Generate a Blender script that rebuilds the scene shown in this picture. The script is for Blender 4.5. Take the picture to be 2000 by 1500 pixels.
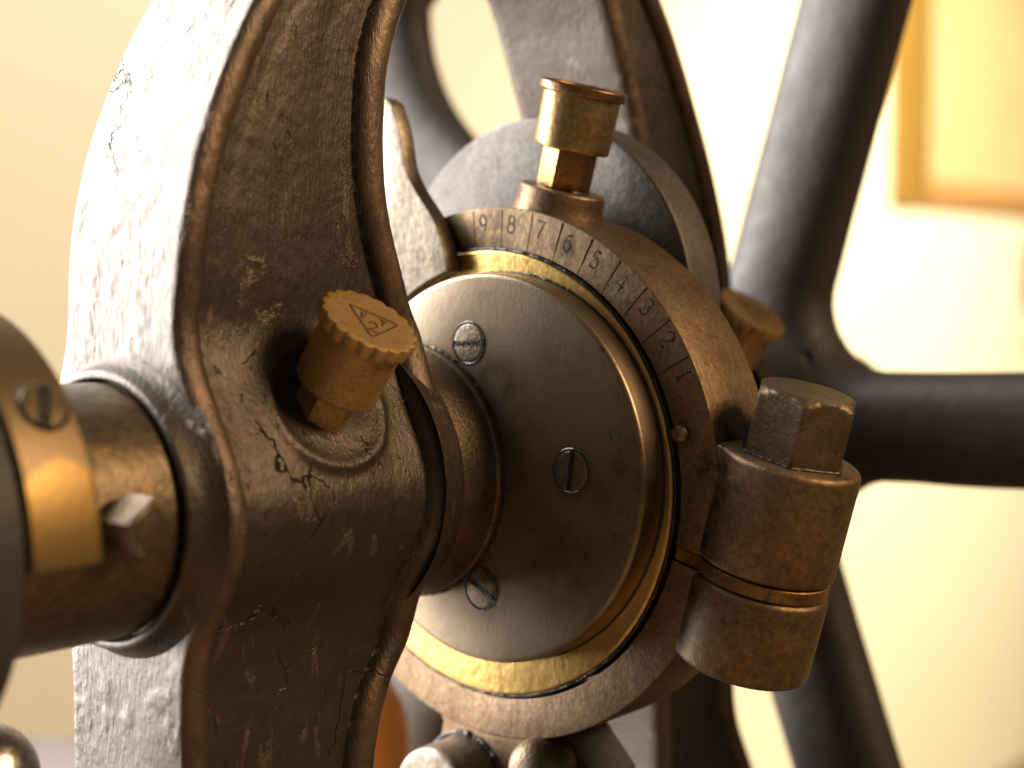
import bpy, bmesh, math, random
import numpy as np
from mathutils import Matrix, Vector, Quaternion

for o in list(bpy.data.objects):
    bpy.data.objects.remove(o)
SC = bpy.context.scene
COL = SC.collection
rng = np.random.default_rng(7)
random.seed(7)

# ------------------------------------------------------------------ camera
# world axes: X = shaft axis (away, to the right), Y = away to the left, Z = up
CAM_POS = (-0.393998, -0.318279, 0.062880)
CAM_ROT = Matrix(((0.634117, 0.049906, -0.771625),
                  (-0.773237, 0.040927, -0.632795),
                  (0.0, 0.997915, 0.064542)))
cd = bpy.data.cameras.new('camera')
cam = bpy.data.objects.new('camera', cd)
COL.objects.link(cam)
cam.matrix_world = Matrix.Translation(CAM_POS) @ CAM_ROT.to_4x4()
cd.sensor_width = 36.0
cd.lens = 54.0
cd.clip_start = 0.01
cd.clip_end = 60.0
cd.dof.use_dof = True
cd.dof.focus_distance = 0.470
cd.dof.aperture_fstop = 5.6
SC.camera = cam

# ------------------------------------------------------------------ light
W = bpy.data.worlds.new('World')
SC.world = W
W.use_nodes = True
bg = W.node_tree.nodes['Background']
bg.inputs[0].default_value = (1.0, 0.80, 0.58, 1)
bg.inputs[1].default_value = 0.13


def area(name, loc, target, sx, sy, power, col):
    l = bpy.data.lights.new(name, 'AREA')
    l.shape = 'RECTANGLE'
    l.size = sx
    l.size_y = sy
    l.energy = power
    l.color = col
    o = bpy.data.objects.new(name, l)
    COL.objects.link(o)
    o.location = loc
    d = (Vector(target) - Vector(loc)).normalized()
    o.rotation_euler = d.to_track_quat('-Z', 'Y').to_euler()
    return o


# tall window on the left, behind the machine
area('window_light', (-0.88, 1.78, 0.74), (-0.10, 0.05, 0.08), 1.75, 3.0, 390, (1.0, 0.975, 0.965))
# warm ceiling lamp to the right, on the camera's side
area('room_lamp_light', (0.55, -1.55, 1.05), (0.0, 0.0, 0.0), 0.60, 0.60, 36, (1.0, 0.69, 0.40))
# picture lamp that lights the wall behind the machine
wl = bpy.data.lights.new('wall_lamp_light', 'SPOT')
wl.energy = 255
wl.color = (1.0, 0.91, 0.64)
wl.shadow_soft_size = 0.08
wl.spot_size = math.radians(112)
wl.spot_blend = 0.6
wlo = bpy.data.objects.new('wall_lamp_light', wl)
COL.objects.link(wlo)
wlo.location = (2.15, -0.35, 0.62)
wlo.rotation_euler = (Vector((2.45, 1.0, -0.30)) - wlo.location).to_track_quat('-Z', 'Y').to_euler()

wl2 = bpy.data.lights.new('added_wall_fill_light', 'SPOT')  # added spot to brighten the left of the wall, no known lamp
wl2.energy = 100
wl2.color = (1.0, 0.93, 0.82)
wl2.shadow_soft_size = 0.06
wl2.spot_size = math.radians(74)
wl2.spot_blend = 0.9
wlo2 = bpy.data.objects.new('added_wall_fill_light', wl2)
COL.objects.link(wlo2)
wlo2.location = (0.78, -0.10, 1.30)
wlo2.rotation_euler = (Vector((0.80, 1.0, -0.05)) - wlo2.location).to_track_quat('-Z', 'Y').to_euler()

VS = SC.view_settings
VS.view_transform = 'Standard'
VS.look = 'None'
VS.exposure = 0.0
VS.gamma = 1.0
VS.use_curve_mapping = False

# ------------------------------------------------------------------ materials


class NT:
    def __init__(self, name):
        self.m = bpy.data.materials.new(name)
        self.m.use_nodes = True
        self.t = self.m.node_tree
        self.b = self.t.nodes['Principled BSDF']
        self.tc = self.t.nodes.new('ShaderNodeTexCoord')
        self.co = self.tc.outputs['Object']

    def n(self, kind, **kw):
        nd = self.t.nodes.new(kind)
        for k, v in kw.items():
            setattr(nd, k, v)
        return nd

    def link(self, a, b):
        self.t.links.new(a, b)

    def map(self, scale=(1, 1, 1), rot=(0, 0, 0), loc=(0, 0, 0)):
        mp = self.n('ShaderNodeMapping')
        mp.inputs['Scale'].default_value = scale
        mp.inputs['Rotation'].default_value = rot
        mp.inputs['Location'].default_value = loc
        self.link(self.co, mp.inputs[0])
        return mp.outputs[0]

    def noise(self, scale, detail=4, rough=0.55, vec=None, dist=0.0):
        nd = self.n('ShaderNodeTexNoise')
        nd.inputs['Scale'].default_value = scale
        nd.inputs['Detail'].default_value = detail
        nd.inputs['Roughness'].default_value = rough
        nd.inputs['Distortion'].default_value = dist
        self.link(vec or self.co, nd.inputs['Vector'])
        return nd.outputs[0]

    def voro(self, scale, feature='F1', vec=None, rand=1.0):
        nd = self.n('ShaderNodeTexVoronoi', feature=feature)
        nd.inputs['Scale'].default_value = scale
        nd.inputs['Randomness'].default_value = rand
        self.link(vec or self.co, nd.inputs['Vector'])
        return nd.outputs[0]

    def ramp(self, fac, stops, interp='LINEAR'):
        r = self.n('ShaderNodeValToRGB')
        r.color_ramp.interpolation = interp
        els = r.color_ramp.elements
        while len(els) < len(stops):
            els.new(0.5)
        for e, (p, c) in zip(els, stops):
            e.position = p
            e.color = (c, c, c, 1) if not isinstance(c, tuple) else (*c, 1)
        self.link(fac, r.inputs[0])
        return r.outputs[0]

    def mix(self, fac, a, b, mode='MIX'):
        nd = self.n('ShaderNodeMix', data_type='RGBA', blend_type=mode)
        for sock, v in ((0, fac), (6, a), (7, b)):
            if isinstance(v, (int, float)):
                nd.inputs[sock].default_value = v if sock == 0 else (v, v, v, 1)
            elif isinstance(v, tuple):
                nd.inputs[sock].default_value = (*v, 1)
            else:
                self.link(v, nd.inputs[sock])
        return nd.outputs[2]

    def math(self, op, a, b=None, clamp=False):
        nd = self.n('ShaderNodeMath', operation=op)
        nd.use_clamp = clamp
        for i, v in enumerate((a, b)):
            if v is None:
                continue
            if isinstance(v, (int, float)):
                nd.inputs[i].default_value = v
            else:
                self.link(v, nd.inputs[i])
        return nd.outputs[0]

    def near(self, p, r0, r1):
        """1 close to the point p, 0 beyond r1 (a stain with a place of its own)"""
        nd = self.n('ShaderNodeVectorMath', operation='DISTANCE')
        self.link(self.co, nd.inputs[0])
        nd.inputs[1].default_value = p
        mr = self.n('ShaderNodeMapRange')
        mr.inputs[1].default_value = r0
        mr.inputs[2].default_value = r1
        mr.inputs[3].default_value = 1
        mr.inputs[4].default_value = 0
        self.link(nd.outputs['Value'], mr.inputs[0])
        return mr.outputs[0]

    def bump(self, h, strength, dist, prev=None):
        nd = self.n('ShaderNodeBump')
        nd.inputs['Strength'].default_value = strength
        nd.inputs['Distance'].default_value = dist
        self.link(h, nd.inputs['Height'])
        if prev is not None:
            self.link(prev, nd.inputs['Normal'])
        return nd.outputs[0]

    def out(self, color=None, rough=None, metal=None, normal=None, spec=None, coat=None):
        B = self.b.inputs

        def put(key, v):
            if v is None:
                return
            if isinstance(v, (int, float)):
                B[key].default_value = v
            elif isinstance(v, tuple):
                B[key].default_value = (*v, 1)
            else:
                self.link(v, B[key])
        put('Base Color', color)
        put('Roughness', rough)
        put('Metallic', metal)
        put('Specular IOR Level', spec)
        put('Coat Weight', coat)
        if normal is not None:
            self.link(normal, B['Normal'])
        return self.m


def mat_iron():
    t = NT('painted_cast_iron')
    n1 = t.noise(42, 5, 0.6)
    n2 = t.noise(240, 3, 0.6)
    st = t.map((1, 1, 0.35))
    flake = t.noise(95, 6, 0.68, vec=st, dist=0.8)
    fmask = t.ramp(flake, [(0.60, 0.0), (0.645, 1.0)])
    c = t.mix(n1, (0.036, 0.025, 0.016), (0.074, 0.052, 0.033))
    c = t.mix(t.math('MULTIPLY', fmask, 0.7), c, (0.15, 0.11, 0.07))
    # cracks in the paint
    wv = t.n('ShaderNodeVectorMath', operation='ADD')
    nn = t.n('ShaderNodeTexNoise')
    nn.inputs['Scale'].default_value = 60
    nn.inputs['Detail'].default_value = 4
    t.link(t.co, nn.inputs['Vector'])
    sc = t.n('ShaderNodeVectorMath', operation='SCALE')
    t.link(nn.outputs['Color'], sc.inputs[0])
    sc.inputs['Scale'].default_value = 0.03
    t.link(t.map((1, 1, 0.45)), wv.inputs[0])
    t.link(sc.outputs[0], wv.inputs[1])
    cr = t.voro(38, 'DISTANCE_TO_EDGE', vec=wv.outputs[0])
    sel = t.ramp(t.noise(26, 3, 0.6), [(0.57, 0.0), (0.66, 1.0)])
    crack = t.math('MULTIPLY', t.ramp(cr, [(0.0, 1.0), (0.016, 0.0)]), sel)
    pit = t.math('MULTIPLY', t.ramp(t.noise(330, 4, 0.7, vec=st), [(0.66, 0.0), (0.73, 1.0)]), 0.6)
    dk = t.math('MAXIMUM', crack, pit, True)
    c = t.mix(t.math('MULTIPLY', dk, 0.8), c, (0.012, 0.009, 0.007))
    at = t.n('ShaderNodeAttribute', attribute_name='wear_highlight')
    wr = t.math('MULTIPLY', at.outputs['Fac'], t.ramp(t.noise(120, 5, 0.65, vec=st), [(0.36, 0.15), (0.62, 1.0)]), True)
    c = t.mix(wr, c, (0.165, 0.100, 0.056))  # rubbed brown bead crests, which also paint in the highlight along the ribs
    rough = t.ramp(n2, [(0.3, 0.36), (0.7, 0.50)])
    b = t.bump(t.noise(900, 4, 0.65, vec=t.map((1, 1, 0.28))), 0.5, 0.0008)
    b = t.bump(fmask, 0.5, 0.0005, b)
    b = t.bump(n1, 0.25, 0.003, b)
    b = t.bump(dk, 0.9, -0.0016, b)
    return t.out(c, rough, 0.6, b, 1.0)


def mat_dark_iron(name='blackened_iron', c0=(0.030, 0.027, 0.025), c1=(0.070, 0.058, 0.046)):
    t = NT(name)
    c = t.mix(t.noise(38, 5, 0.6), c0, c1)
    b = t.bump(t.noise(520, 3, 0.6), 0.3, 0.0006)
    b = t.bump(t.noise(70, 4, 0.6), 0.22, 0.003, b)
    return t.out(c, t.ramp(t.noise(90, 4), [(0.3, 0.50), (0.7, 0.66)]), 0.15, b, 0.45)


def mat_steel(name, ca, cb, cc, scale=60, r0=0.30, r1=0.48, metal=0.9, brush=(1, 1, 1), bscale=700, bstr=0.18, grime=0.5, mottle=0.35, stains=()):
    t = NT(name)
    n1 = t.noise(scale, 6, 0.62)
    n2 = t.noise(scale * 3.7, 5, 0.65)
    c = t.mix(t.ramp(n1, [(0.35, 0.0), (0.65, 1.0)]), ca, cb)
    spots = t.ramp(n2, [(0.55, 0.0), (0.68, 1.0)])
    c = t.mix(t.math('MULTIPLY', spots, grime), c, cc)
    n3 = t.ramp(t.noise(scale * 11, 4, 0.7), [(0.34, 1.0 - mottle), (0.66, 1.0 + mottle * 0.6)])
    c = t.mix(1.0, c, n3, 'MULTIPLY')
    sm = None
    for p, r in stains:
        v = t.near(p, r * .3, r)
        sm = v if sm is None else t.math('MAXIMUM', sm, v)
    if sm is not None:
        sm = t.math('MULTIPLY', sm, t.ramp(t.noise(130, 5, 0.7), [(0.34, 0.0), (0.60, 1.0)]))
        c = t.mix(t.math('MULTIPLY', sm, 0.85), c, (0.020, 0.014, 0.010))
    rough = t.mix(n2, r0, r1)
    b = t.bump(t.noise(bscale, 4, 0.6, vec=t.map(brush)), bstr, 0.0006)
    b = t.bump(n2, 0.22, 0.0012, b)
    return t.out(c, rough, metal, b, 0.5)


def mat_disc():
    t = NT('worn_disc_steel')
    n1 = t.noise(34, 6, 0.6)
    n2 = t.noise(160, 6, 0.66)
    c = t.mix(t.ramp(n1, [(0.35, 0.0), (0.65, 1.0)]), (0.22, 0.165, 0.105), (0.30, 0.235, 0.16))
    c = t.mix(t.math('MULTIPLY', t.ramp(n2, [(0.50, 0.0), (0.72, 1.0)]), 0.55), c, (0.15, 0.105, 0.062))
    m = None
    for p, r in (((-.012, -.0415, .0385), .008), ((-.012, -.0455, .017), .010), ((-.012, -.050, -.005), .010),
                 ((-.012, -.048, .028), .006), ((-.012, -.047, -.015), .008), ((-.012, -.0405, .043), .004),
                 ((-.012, .003, -.037), .007), ((-.012, .024, .033), .010)):
        v = t.near(p, 0.0, r * 0.62)
        m = v if m is None else t.math('MAXIMUM', m, v)
    pits = t.ramp(t.noise(700, 4, 0.75), [(0.49, 0.0), (0.55, 1.0)])
    pm = t.math('MULTIPLY', pits, t.ramp(m, [(0.05, 0.0), (0.6, 1.0)]))
    c = t.mix(pm, c, (0.016, 0.012, 0.009))
    stn = None
    for p, r in (((-.012, .0135, .0437), .013), ((-.012, -.0289, .0046), .012), ((-.012, .0081, -.0375), .014),
                 ((-.012, -.050, .002), .018), ((-.012, .002, .030), .016), ((-.012, -.030, -.030), .020)):
        v = t.near(p, r * .35, r)
        stn = v if stn is None else t.math('MAXIMUM', stn, v)
    stn = t.math('MULTIPLY', stn, t.ramp(t.noise(90, 6, 0.7), [(0.36, 0.0), (0.62, 1.0)]))
    c = t.mix(t.math('MULTIPLY', stn, 0.75), c, (0.085, 0.055, 0.032))
    rough = t.mix(n2, 0.30, 0.48)
    scr = t.noise(900, 3, 0.6, vec=t.map((1, 1, 0.10), (0.9, 0, 0)))
    b = t.bump(t.noise(900, 3, 0.6), 0.12, 0.0005)
    b = t.bump(scr, 0.05, 0.0004, b)
    return t.out(c, t.mix(pm, rough, 0.6), t.math('SUBTRACT', 0.9, t.math('MULTIPLY', pm, 0.8)), b, 0.5)


def mat_plain(name, c, rough, metal=0.0, noise=0.25, scale=30, bscale=400, bstr=0.1):
    t = NT(name)
    d = tuple(v * (1 - noise) for v in c)
    col = t.mix(t.noise(scale, 4, 0.6), d, c)
    b = t.bump(t.noise(bscale, 3, 0.6), bstr, 0.0005)
    return t.out(col, rough, metal, b)


def mat_collar():
    t = NT('rubbed_collar')
    n1 = t.noise(60, 5, 0.6)
    c = t.mix(n1, (0.17, 0.125, 0.075), (0.23, 0.155, 0.08))
    a = math.radians(10)
    m = t.near((-.187, .041 - .0587 * math.cos(a), .0587 * math.sin(a)), .006, .017)
    m = t.ramp(t.math('ADD', m, t.math('MULTIPLY', t.math('SUBTRACT', n1, 0.5), 0.8)), [(0.30, 0.0), (0.5, 1.0)])
    c = t.mix(m, c, (0.30, 0.19, 0.065))
    b = t.bump(t.noise(500, 3, 0.6), 0.15, 0.0006)
    return t.out(c, t.mix(m, 0.48, 0.42), 0.9, b)


M = {}
M['iron'] = mat_iron()
M['black'] = mat_dark_iron()
M['wheel'] = mat_dark_iron('flywheel_iron', (0.024, 0.018, 0.013), (0.050, 0.038, 0.028))
M['disc'] = mat_disc()
M['strap'] = mat_steel('strap_steel', (0.165, 0.105, 0.056), (0.25, 0.172, 0.102), (0.060, 0.036, 0.019), 55, 0.38, 0.56, 0.85, (1, 1, 0.5), 800, 0.08, 0.5, 0.3, [((0.018, -0.0782, 0.022), 0.014), ((0.01, -0.0755, 0.0196), 0.01), ((0.0, -0.063, 0.0157), 0.006), ((0.0, -0.0702, 0.0075), 0.008), ((0.0, -0.0187, 0.0741), 0.005), ((0.0, 0.0125, 0.0815), 0.01)])
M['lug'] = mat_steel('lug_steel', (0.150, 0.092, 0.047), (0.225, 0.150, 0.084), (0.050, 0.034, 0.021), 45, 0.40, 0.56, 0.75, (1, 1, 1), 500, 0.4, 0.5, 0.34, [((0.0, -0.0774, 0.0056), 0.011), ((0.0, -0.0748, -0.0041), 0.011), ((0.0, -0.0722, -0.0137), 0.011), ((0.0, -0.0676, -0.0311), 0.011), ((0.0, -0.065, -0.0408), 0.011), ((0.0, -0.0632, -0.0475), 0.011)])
M['hexsteel'] = mat_steel('bolt_steel', (0.14, 0.098, 0.060), (0.21, 0.155, 0.10), (0.05, 0.034, 0.022), 160, 0.34, 0.5, 0.85, (1, 1, 1), 700, 0.4, 0.6)
M['sleeve'] = mat_steel('sleeve_steel', (0.15, 0.118, 0.078), (0.185, 0.132, 0.076), (0.26, 0.15, 0.06), 34, 0.34, 0.48, 0.9, (0.2, 1, 1), 500, 0.15, 0.6)
M['grey'] = mat_steel('grey_steel', (0.115, 0.102, 0.090), (0.075, 0.063, 0.052), (0.12, 0.095, 0.06), 70, 0.48, 0.64, 0.6, (1, 1, 1), 600, 0.18, 0.5)
M['lever'] = mat_steel('lever_steel', (0.28, 0.235, 0.185), (0.21, 0.172, 0.132), (0.13, 0.095, 0.06), 40, 0.40, 0.55, 0.85, (1, 1, 1), 500, 0.2, 0.5)
M['brass'] = mat_steel('worn_brass', (0.62, 0.41, 0.13), (0.50, 0.33, 0.11), (0.26, 0.16, 0.06), 60, 0.28, 0.42, 0.95, (1, 1, 1), 900, 0.06, 0.5, 0.15)
M['cupbrass'] = mat_steel('cup_brass', (0.46, 0.325, 0.135), (0.39, 0.27, 0.105), (0.24, 0.15, 0.06), 50, 0.28, 0.40, 0.97, (1, 1, 0.1), 700, 0.10, 0.3)
M['lid'] = mat_steel('lid_brass', (0.30, 0.17, 0.075), (0.24, 0.13, 0.06), (0.12, 0.07, 0.035), 60, 0.30, 0.42, 0.9, (1, 1, 1), 700, 0.12, 0.4)
M['necbrass'] = mat_steel('neck_brass', (0.45, 0.23, 0.07), (0.36, 0.16, 0.05), (0.20, 0.07, 0.03), 90, 0.22, 0.34, 0.95, (1, 1, 1), 700, 0.2, 0.5)
M['bronze'] = mat_steel('cap_bronze', (0.50, 0.31, 0.12), (0.43, 0.26, 0.095), (0.19, 0.115, 0.05), 150, 0.44, 0.60, 0.65, (1, 1, 1), 700, 0.3, 0.6)
M['shim'] = mat_steel('shim_brass', (0.33, 0.195, 0.065), (0.16, 0.085, 0.03), (0.06, 0.035, 0.018), 70, 0.36, 0.52, 0.85, (1, 1, 1), 600, 0.3, 0.7)
M['screw'] = mat_steel('screw_steel', (0.26, 0.21, 0.15), (0.18, 0.14, 0.10), (0.06, 0.045, 0.035), 200, 0.28, 0.4, 0.9, (1, 1, 1), 800, 0.3, 0.7)
M['grime'] = mat_plain('black_grease', (0.018, 0.014, 0.011), 0.22, 0.0, 0.5, 300, 900, 0.6)
M['ink'] = mat_plain('engraving_dirt_shade', (0.045, 0.032, 0.022), 0.5, 0.0, 0.3, 300)  # dark dirt in the lettering, also painting in shade for the shallow grooves
M['wall'] = mat_plain('painted_plaster', (0.82, 0.745, 0.575), 0.9, 0.0, 0.14, 2.2, 60, 0.15)
M['floor'] = mat_plain('floor_boards', (0.25, 0.15, 0.08), 0.5, 0.0, 0.3, 6)
M['gold'] = mat_plain('gilded_wood', (0.48, 0.28, 0.06), 0.35, 0.5, 0.35, 20)
M['frame'] = mat_plain('frame_wood', (0.42, 0.21, 0.07), 0.5, 0.0, 0.2, 12)
M['table'] = mat_plain('grey_table_top', (0.22, 0.205, 0.20), 0.45, 0.0, 0.15, 8)
M['pot'] = mat_plain('orange_enamel', (0.82, 0.30, 0.05), 0.42, 0.0, 0.12, 15)
M['knob'] = mat_steel('knob_steel', (0.42, 0.40, 0.38), (0.34, 0.31, 0.28), (0.3, 0.2, 0.1), 60, 0.22, 0.34, 0.95, (1, 1, 1), 500, 0.1, 0.4)


def mat_paper():
    t = NT('drawing_paper')
    c = t.mix(t.noise(2.2, 3, 0.5), (0.44, 0.33, 0.17), (0.52, 0.40, 0.22))
    m = t.ramp(t.noise(5.5, 3, 0.6, vec=t.map((1, 1, 0.5))), [(0.62, 0.0), (0.72, 1.0)])
    c = t.mix(t.math('MULTIPLY', m, 0.35), c, (0.42, 0.24, 0.08))
    return t.out(c, 0.6)


M['paper'] = mat_paper()

# ------------------------------------------------------------------ mesh helpers


def place(me_obj, parent):
    if parent is not None:
        me_obj.parent = parent
        p = parent
        loc = Vector((0, 0, 0))
        while p is not None:
            loc += p.location
            p = p.parent
        me_obj.location = -loc


def make(name, vf, mat, parent=None, sharp=38, label=None, kind=None):
    v, f = vf
    me = bpy.data.meshes.new(name)
    me.from_pydata([tuple(map(float, p)) for p in v], [], [tuple(map(int, q)) for q in f])
    me.validate()
    bm = bmesh.new()
    bm.from_mesh(me)
    bmesh.ops.recalc_face_normals(bm, faces=bm.faces)
    bm.to_mesh(me)
    bm.free()
    me.shade_smooth()
    if sharp:
        me.set_sharp_from_angle(angle=math.radians(sharp))
    me.materials.append(mat)
    o = bpy.data.objects.new(name, me)
    COL.objects.link(o)
    place(o, parent)
    if label:
        o['label'] = label
    if kind:
        o['kind'] = kind
    return o


def thing(name, label, cat, loc=(0, 0, 0), group=None):
    o = bpy.data.objects.new(name, None)
    o.empty_display_size = 0.02
    COL.objects.link(o)
    o.location = loc
    tag(o, label, cat, group)
    return o


def tag(o, label, cat, group=None):
    o['label'] = label
    o['category'] = cat
    if group:
        o['group'] = group
    return o


def join(*vfs):
    V, F, n = [], [], 0
    for v, f in vfs:
        V += [tuple(p) for p in v]
        F += [tuple(i + n for i in q) for q in f]
        n += len(v)
    return V, F


def frame_of(n, ref=(1, 0, 0)):
    n = np.array(n, float)
    n /= np.linalg.norm(n)
    r = np.array(ref, float)
    e1 = r - n * (r @ n)
    e1 /= np.linalg.norm(e1)
    e2 = np.cross(n, e1)
    return e1, e2, n


def xf(vf, origin, n, ref=(1, 0, 0)):
    """local (a, b, h) -> world with h along n"""
    e1, e2, n = frame_of(n, ref)
    o = np.array(origin, float)
    return [o + p[0] * e1 + p[1] * e2 + p[2] * n for p in np.array(vf[0], float)], vf[1]


def arcpts(profile, radii, k=5):
    """round the corners of an open polyline of (h, r)"""
    P = [np.array(p, float) for p in profile]
    out = [P[0]]
    for i in range(1, len(P) - 1):
        rad = radii[i] if isinstance(radii, (list, tuple)) else radii
        a, b, c = P[i - 1], P[i], P[i + 1]
        d1 = (a - b) / max(1e-9, np.linalg.norm(a - b))
        d2 = (c - b) / max(1e-9, np.linalg.norm(c - b))
        rad = min(rad, 0.49 * np.linalg.norm(a - b), 0.49 * np.linalg.norm(c - b))
        if rad < 1e-6:
            out.append(b)
            continue
        p1, p2 = b + d1 * rad, b + d2 * rad
        for j in range(k + 1):
            t = j / k
            out.append((1 - t) ** 2 * p1 + 2 * t * (1 - t) * b + t * t * p2)
    out.append(P[-1])
    return out


def lathe(profile, segs=96, a0=0.0, a1=None, wob=0.0):
    """profile of (h, r) round the h axis -> local verts (a, b, h)"""
    full = a1 is None
    n = segs
    V, F = [], []
    rows = []
    for (h, r) in profile:
        row = []
        if r < 1e-7 and full:
            V.append((0, 0, h))
            row = [len(V) - 1] * n
        else:
            cnt = n if full else n + 1
            for j in range(cnt):
                a = 2 * math.pi * j / n if full else a0 + (a1 - a0) * j / n
                V.append((r * math.cos(a), r * math.sin(a), h))
                row.append(len(V) - 1)
        rows.append(row)
    for i in range(len(rows) - 1):
        A, B = rows[i], rows[i + 1]
        rngj = range(n) if full else range(n)
        for j in rngj:
            k = (j + 1) % n if full else j + 1
            q = [A[j], A[k], B[k], B[j]]
            q2 = []
            for x in q:
                if x not in q2:
                    q2.append(x)
            if len(q2) >= 3:
                F.append(tuple(q2))
    if not full:
        # closed profile: cap both ends
        F.append(tuple(r[0] for r in rows))
        F.append(tuple(r[-1] for r in rows)[::-1])
    return V, F


def xlathe(profile, cy, cz, segs=128):
    """profile of (x, r) round a line parallel to X"""
    v, f = lathe(profile, segs)
    return [(p[2], cy - p[0], cz + p[1]) for p in v], f


def prism(poly, h0, h1, bevel=0.0, k=3, cap=True):
    """2D polygon (a, b) extruded h0..h1 with rounded rims -> local verts"""
    P = np.array(poly, float)
    n = len(P)
    area2 = sum(P[i][0] * P[(i + 1) % n][1] - P[(i + 1) % n][0] * P[i][1] for i in range(n))
    if area2 < 0:
        P = P[::-1]
    e = np.roll(P, -1, 0) - P
    nrm = np.stack([e[:, 1], -e[:, 0]], 1)
    nrm /= np.maximum(1e-12, np.linalg.norm(nrm, axis=1))[:, None]
    prev = np.roll(nrm, 1, 0)
    m = nrm + prev
    m /= np.maximum(1e-9, (1 + (nrm * prev).sum(1)))[:, None]
    rings = []
    if bevel > 0:
        for j in range(k + 1):
            a = math.pi / 2 * j / k
            rings.append((bevel * (1 - math.sin(a)), h0 + bevel * (1 - math.cos(a))))
        for j in range(k + 1):
            a = math.pi / 2 * (1 - j / k)
            rings.append((bevel * (1 - math.sin(a)), h1 - bevel * (1 - math.cos(a))))
    else:
        rings = [(0, h0), (0, h1)]
    V, F = [], []
    for ins, h in rings:
        Q = P - m * ins
        V += [(q[0], q[1], h) for q in Q]
    for i in range(len(rings) - 1):
        for j in range(n):
            k2 = (j + 1) % n
            F.append((i * n + j, i * n + k2, (i + 1) * n + k2, (i + 1) * n + j))
    if cap:
        F.append(tuple(range(n))[::-1])
        F.append(tuple(range((len(rings) - 1) * n, len(rings) * n)))
    return V, F


def box(x0, x1, y0, y1, z0, z1, bevel=0.0):
    v, f = prism([(x0, y0), (x1, y0), (x1, y1), (x0, y1)], z0, z1, bevel)
    return v, f


def tube(pts, rad, sides=8, closed=False):
    P = np.array(pts, float)
    n = len(P)
    V, F = [], []
    ref = None
    for i in range(n):
        if closed:
            d = P[(i + 1) % n] - P[i - 1]
        else:
            d = P[min(i + 1, n - 1)] - P[max(i - 1, 0)]
        d /= np.linalg.norm(d)
        if ref is None:
            ref = np.array([1.0, 0, 0]) if abs(d[0]) < 0.9 else np.array([0, 1.0, 0])
        e1 = ref - d * (ref @ d)
        e1 /= np.linalg.norm(e1)
        e2 = np.cross(d, e1)
        ref = e1
        r = rad[i] if hasattr(rad, '__len__') else rad
        for j in range(sides):
            a = 2 * math.pi * j / sides
            V.append(P[i] + r * (math.cos(a) * e1 + math.sin(a) * e2))
    m = n if closed else n - 1
    for i in range(m):
        for j in range(sides):
            k = (j + 1) % sides
            i2 = (i + 1) % n
            F.append((i * sides + j, i * sides + k, i2 * sides + k, i2 * sides + j))
    if not closed:
        F.append(tuple(range(sides))[::-1])
        F.append(tuple(range((n - 1) * sides, n * sides)))
    return V, F


def spline(P, n):
    """natural parametrised Catmull-Rom through control points"""
    P = np.array(P, float)
    seg = np.r_[0, np.cumsum(np.maximum(1e-6, np.linalg.norm(np.diff(P, axis=0), axis=1)) ** 0.5)]
    t = np.linspace(0, seg[-1], n) if np.isscalar(n) else n
    T = np.zeros_like(P)
    T[1:-1] = (P[2:] - P[:-2]) / (seg[2:] - seg[:-2])[:, None]
    T[0] = (P[1] - P[0]) / (seg[1] - seg[0])
    T[-1] = (P[-1] - P[-2]) / (seg[-1] - seg[-2])
    i = np.clip(np.searchsorted(seg, t, side='right') - 1, 0, len(P) - 2)
    h = (seg[i + 1] - seg[i])[:, None]
    s = ((t - seg[i])[:, None]) / h
    return ((2 * s**3 - 3 * s**2 + 1) * P[i] + (s**3 - 2 * s**2 + s) * h * T[i]
            + (-2 * s**3 + 3 * s**2) * P[i + 1] + (s**3 - s**2) * h * T[i + 1])


def sstep(x, a, b):
    t = np.clip((x - a) / (b - a), 0, 1)
    return t * t * (3 - 2 * t)


def vnoise(p, scale, seed=0):
    """cheap smooth value noise for real relief, p (n,3)"""
    q = np.asarray(p) * scale + seed * 17.3
    i = np.floor(q).astype(np.int64)
    f = q - i
    f = f * f * (3 - 2 * f)

    def h(a):
        x = (a[:, 0] * 73856093) ^ (a[:, 1] * 19349663) ^ (a[:, 2] * 83492791)
        x = (x ^ (x >> 13)) * 1274126177
        return ((x & 0xffff) / 65535.0) * 2 - 1
    r = np.zeros(len(q))
    for dx in (0, 1):
        for dy in (0, 1):
            for dz in (0, 1):
                w = np.abs(1 - dx - f[:, 0]) * np.abs(1 - dy - f[:, 1]) * np.abs(1 - dz - f[:, 2])
                r += w * h(i + np.array([dx, dy, dz]))
    return r


# ------------------------------------------------------------------ the setting
SY, SZ = 0.041, 0.0           # shaft line
FLOOR = -1.05
wall = make('wall', box(0.10, 5.6, 1.0, 1.12, FLOOR, 2.4), M['wall'])
wall['kind'] = 'structure'
flo = make('floor', box(-2.6, 5.6, -2.4, 3.2, FLOOR - 0.05, FLOOR - 0.001), M['floor'])
flo['kind'] = 'structure'

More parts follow.
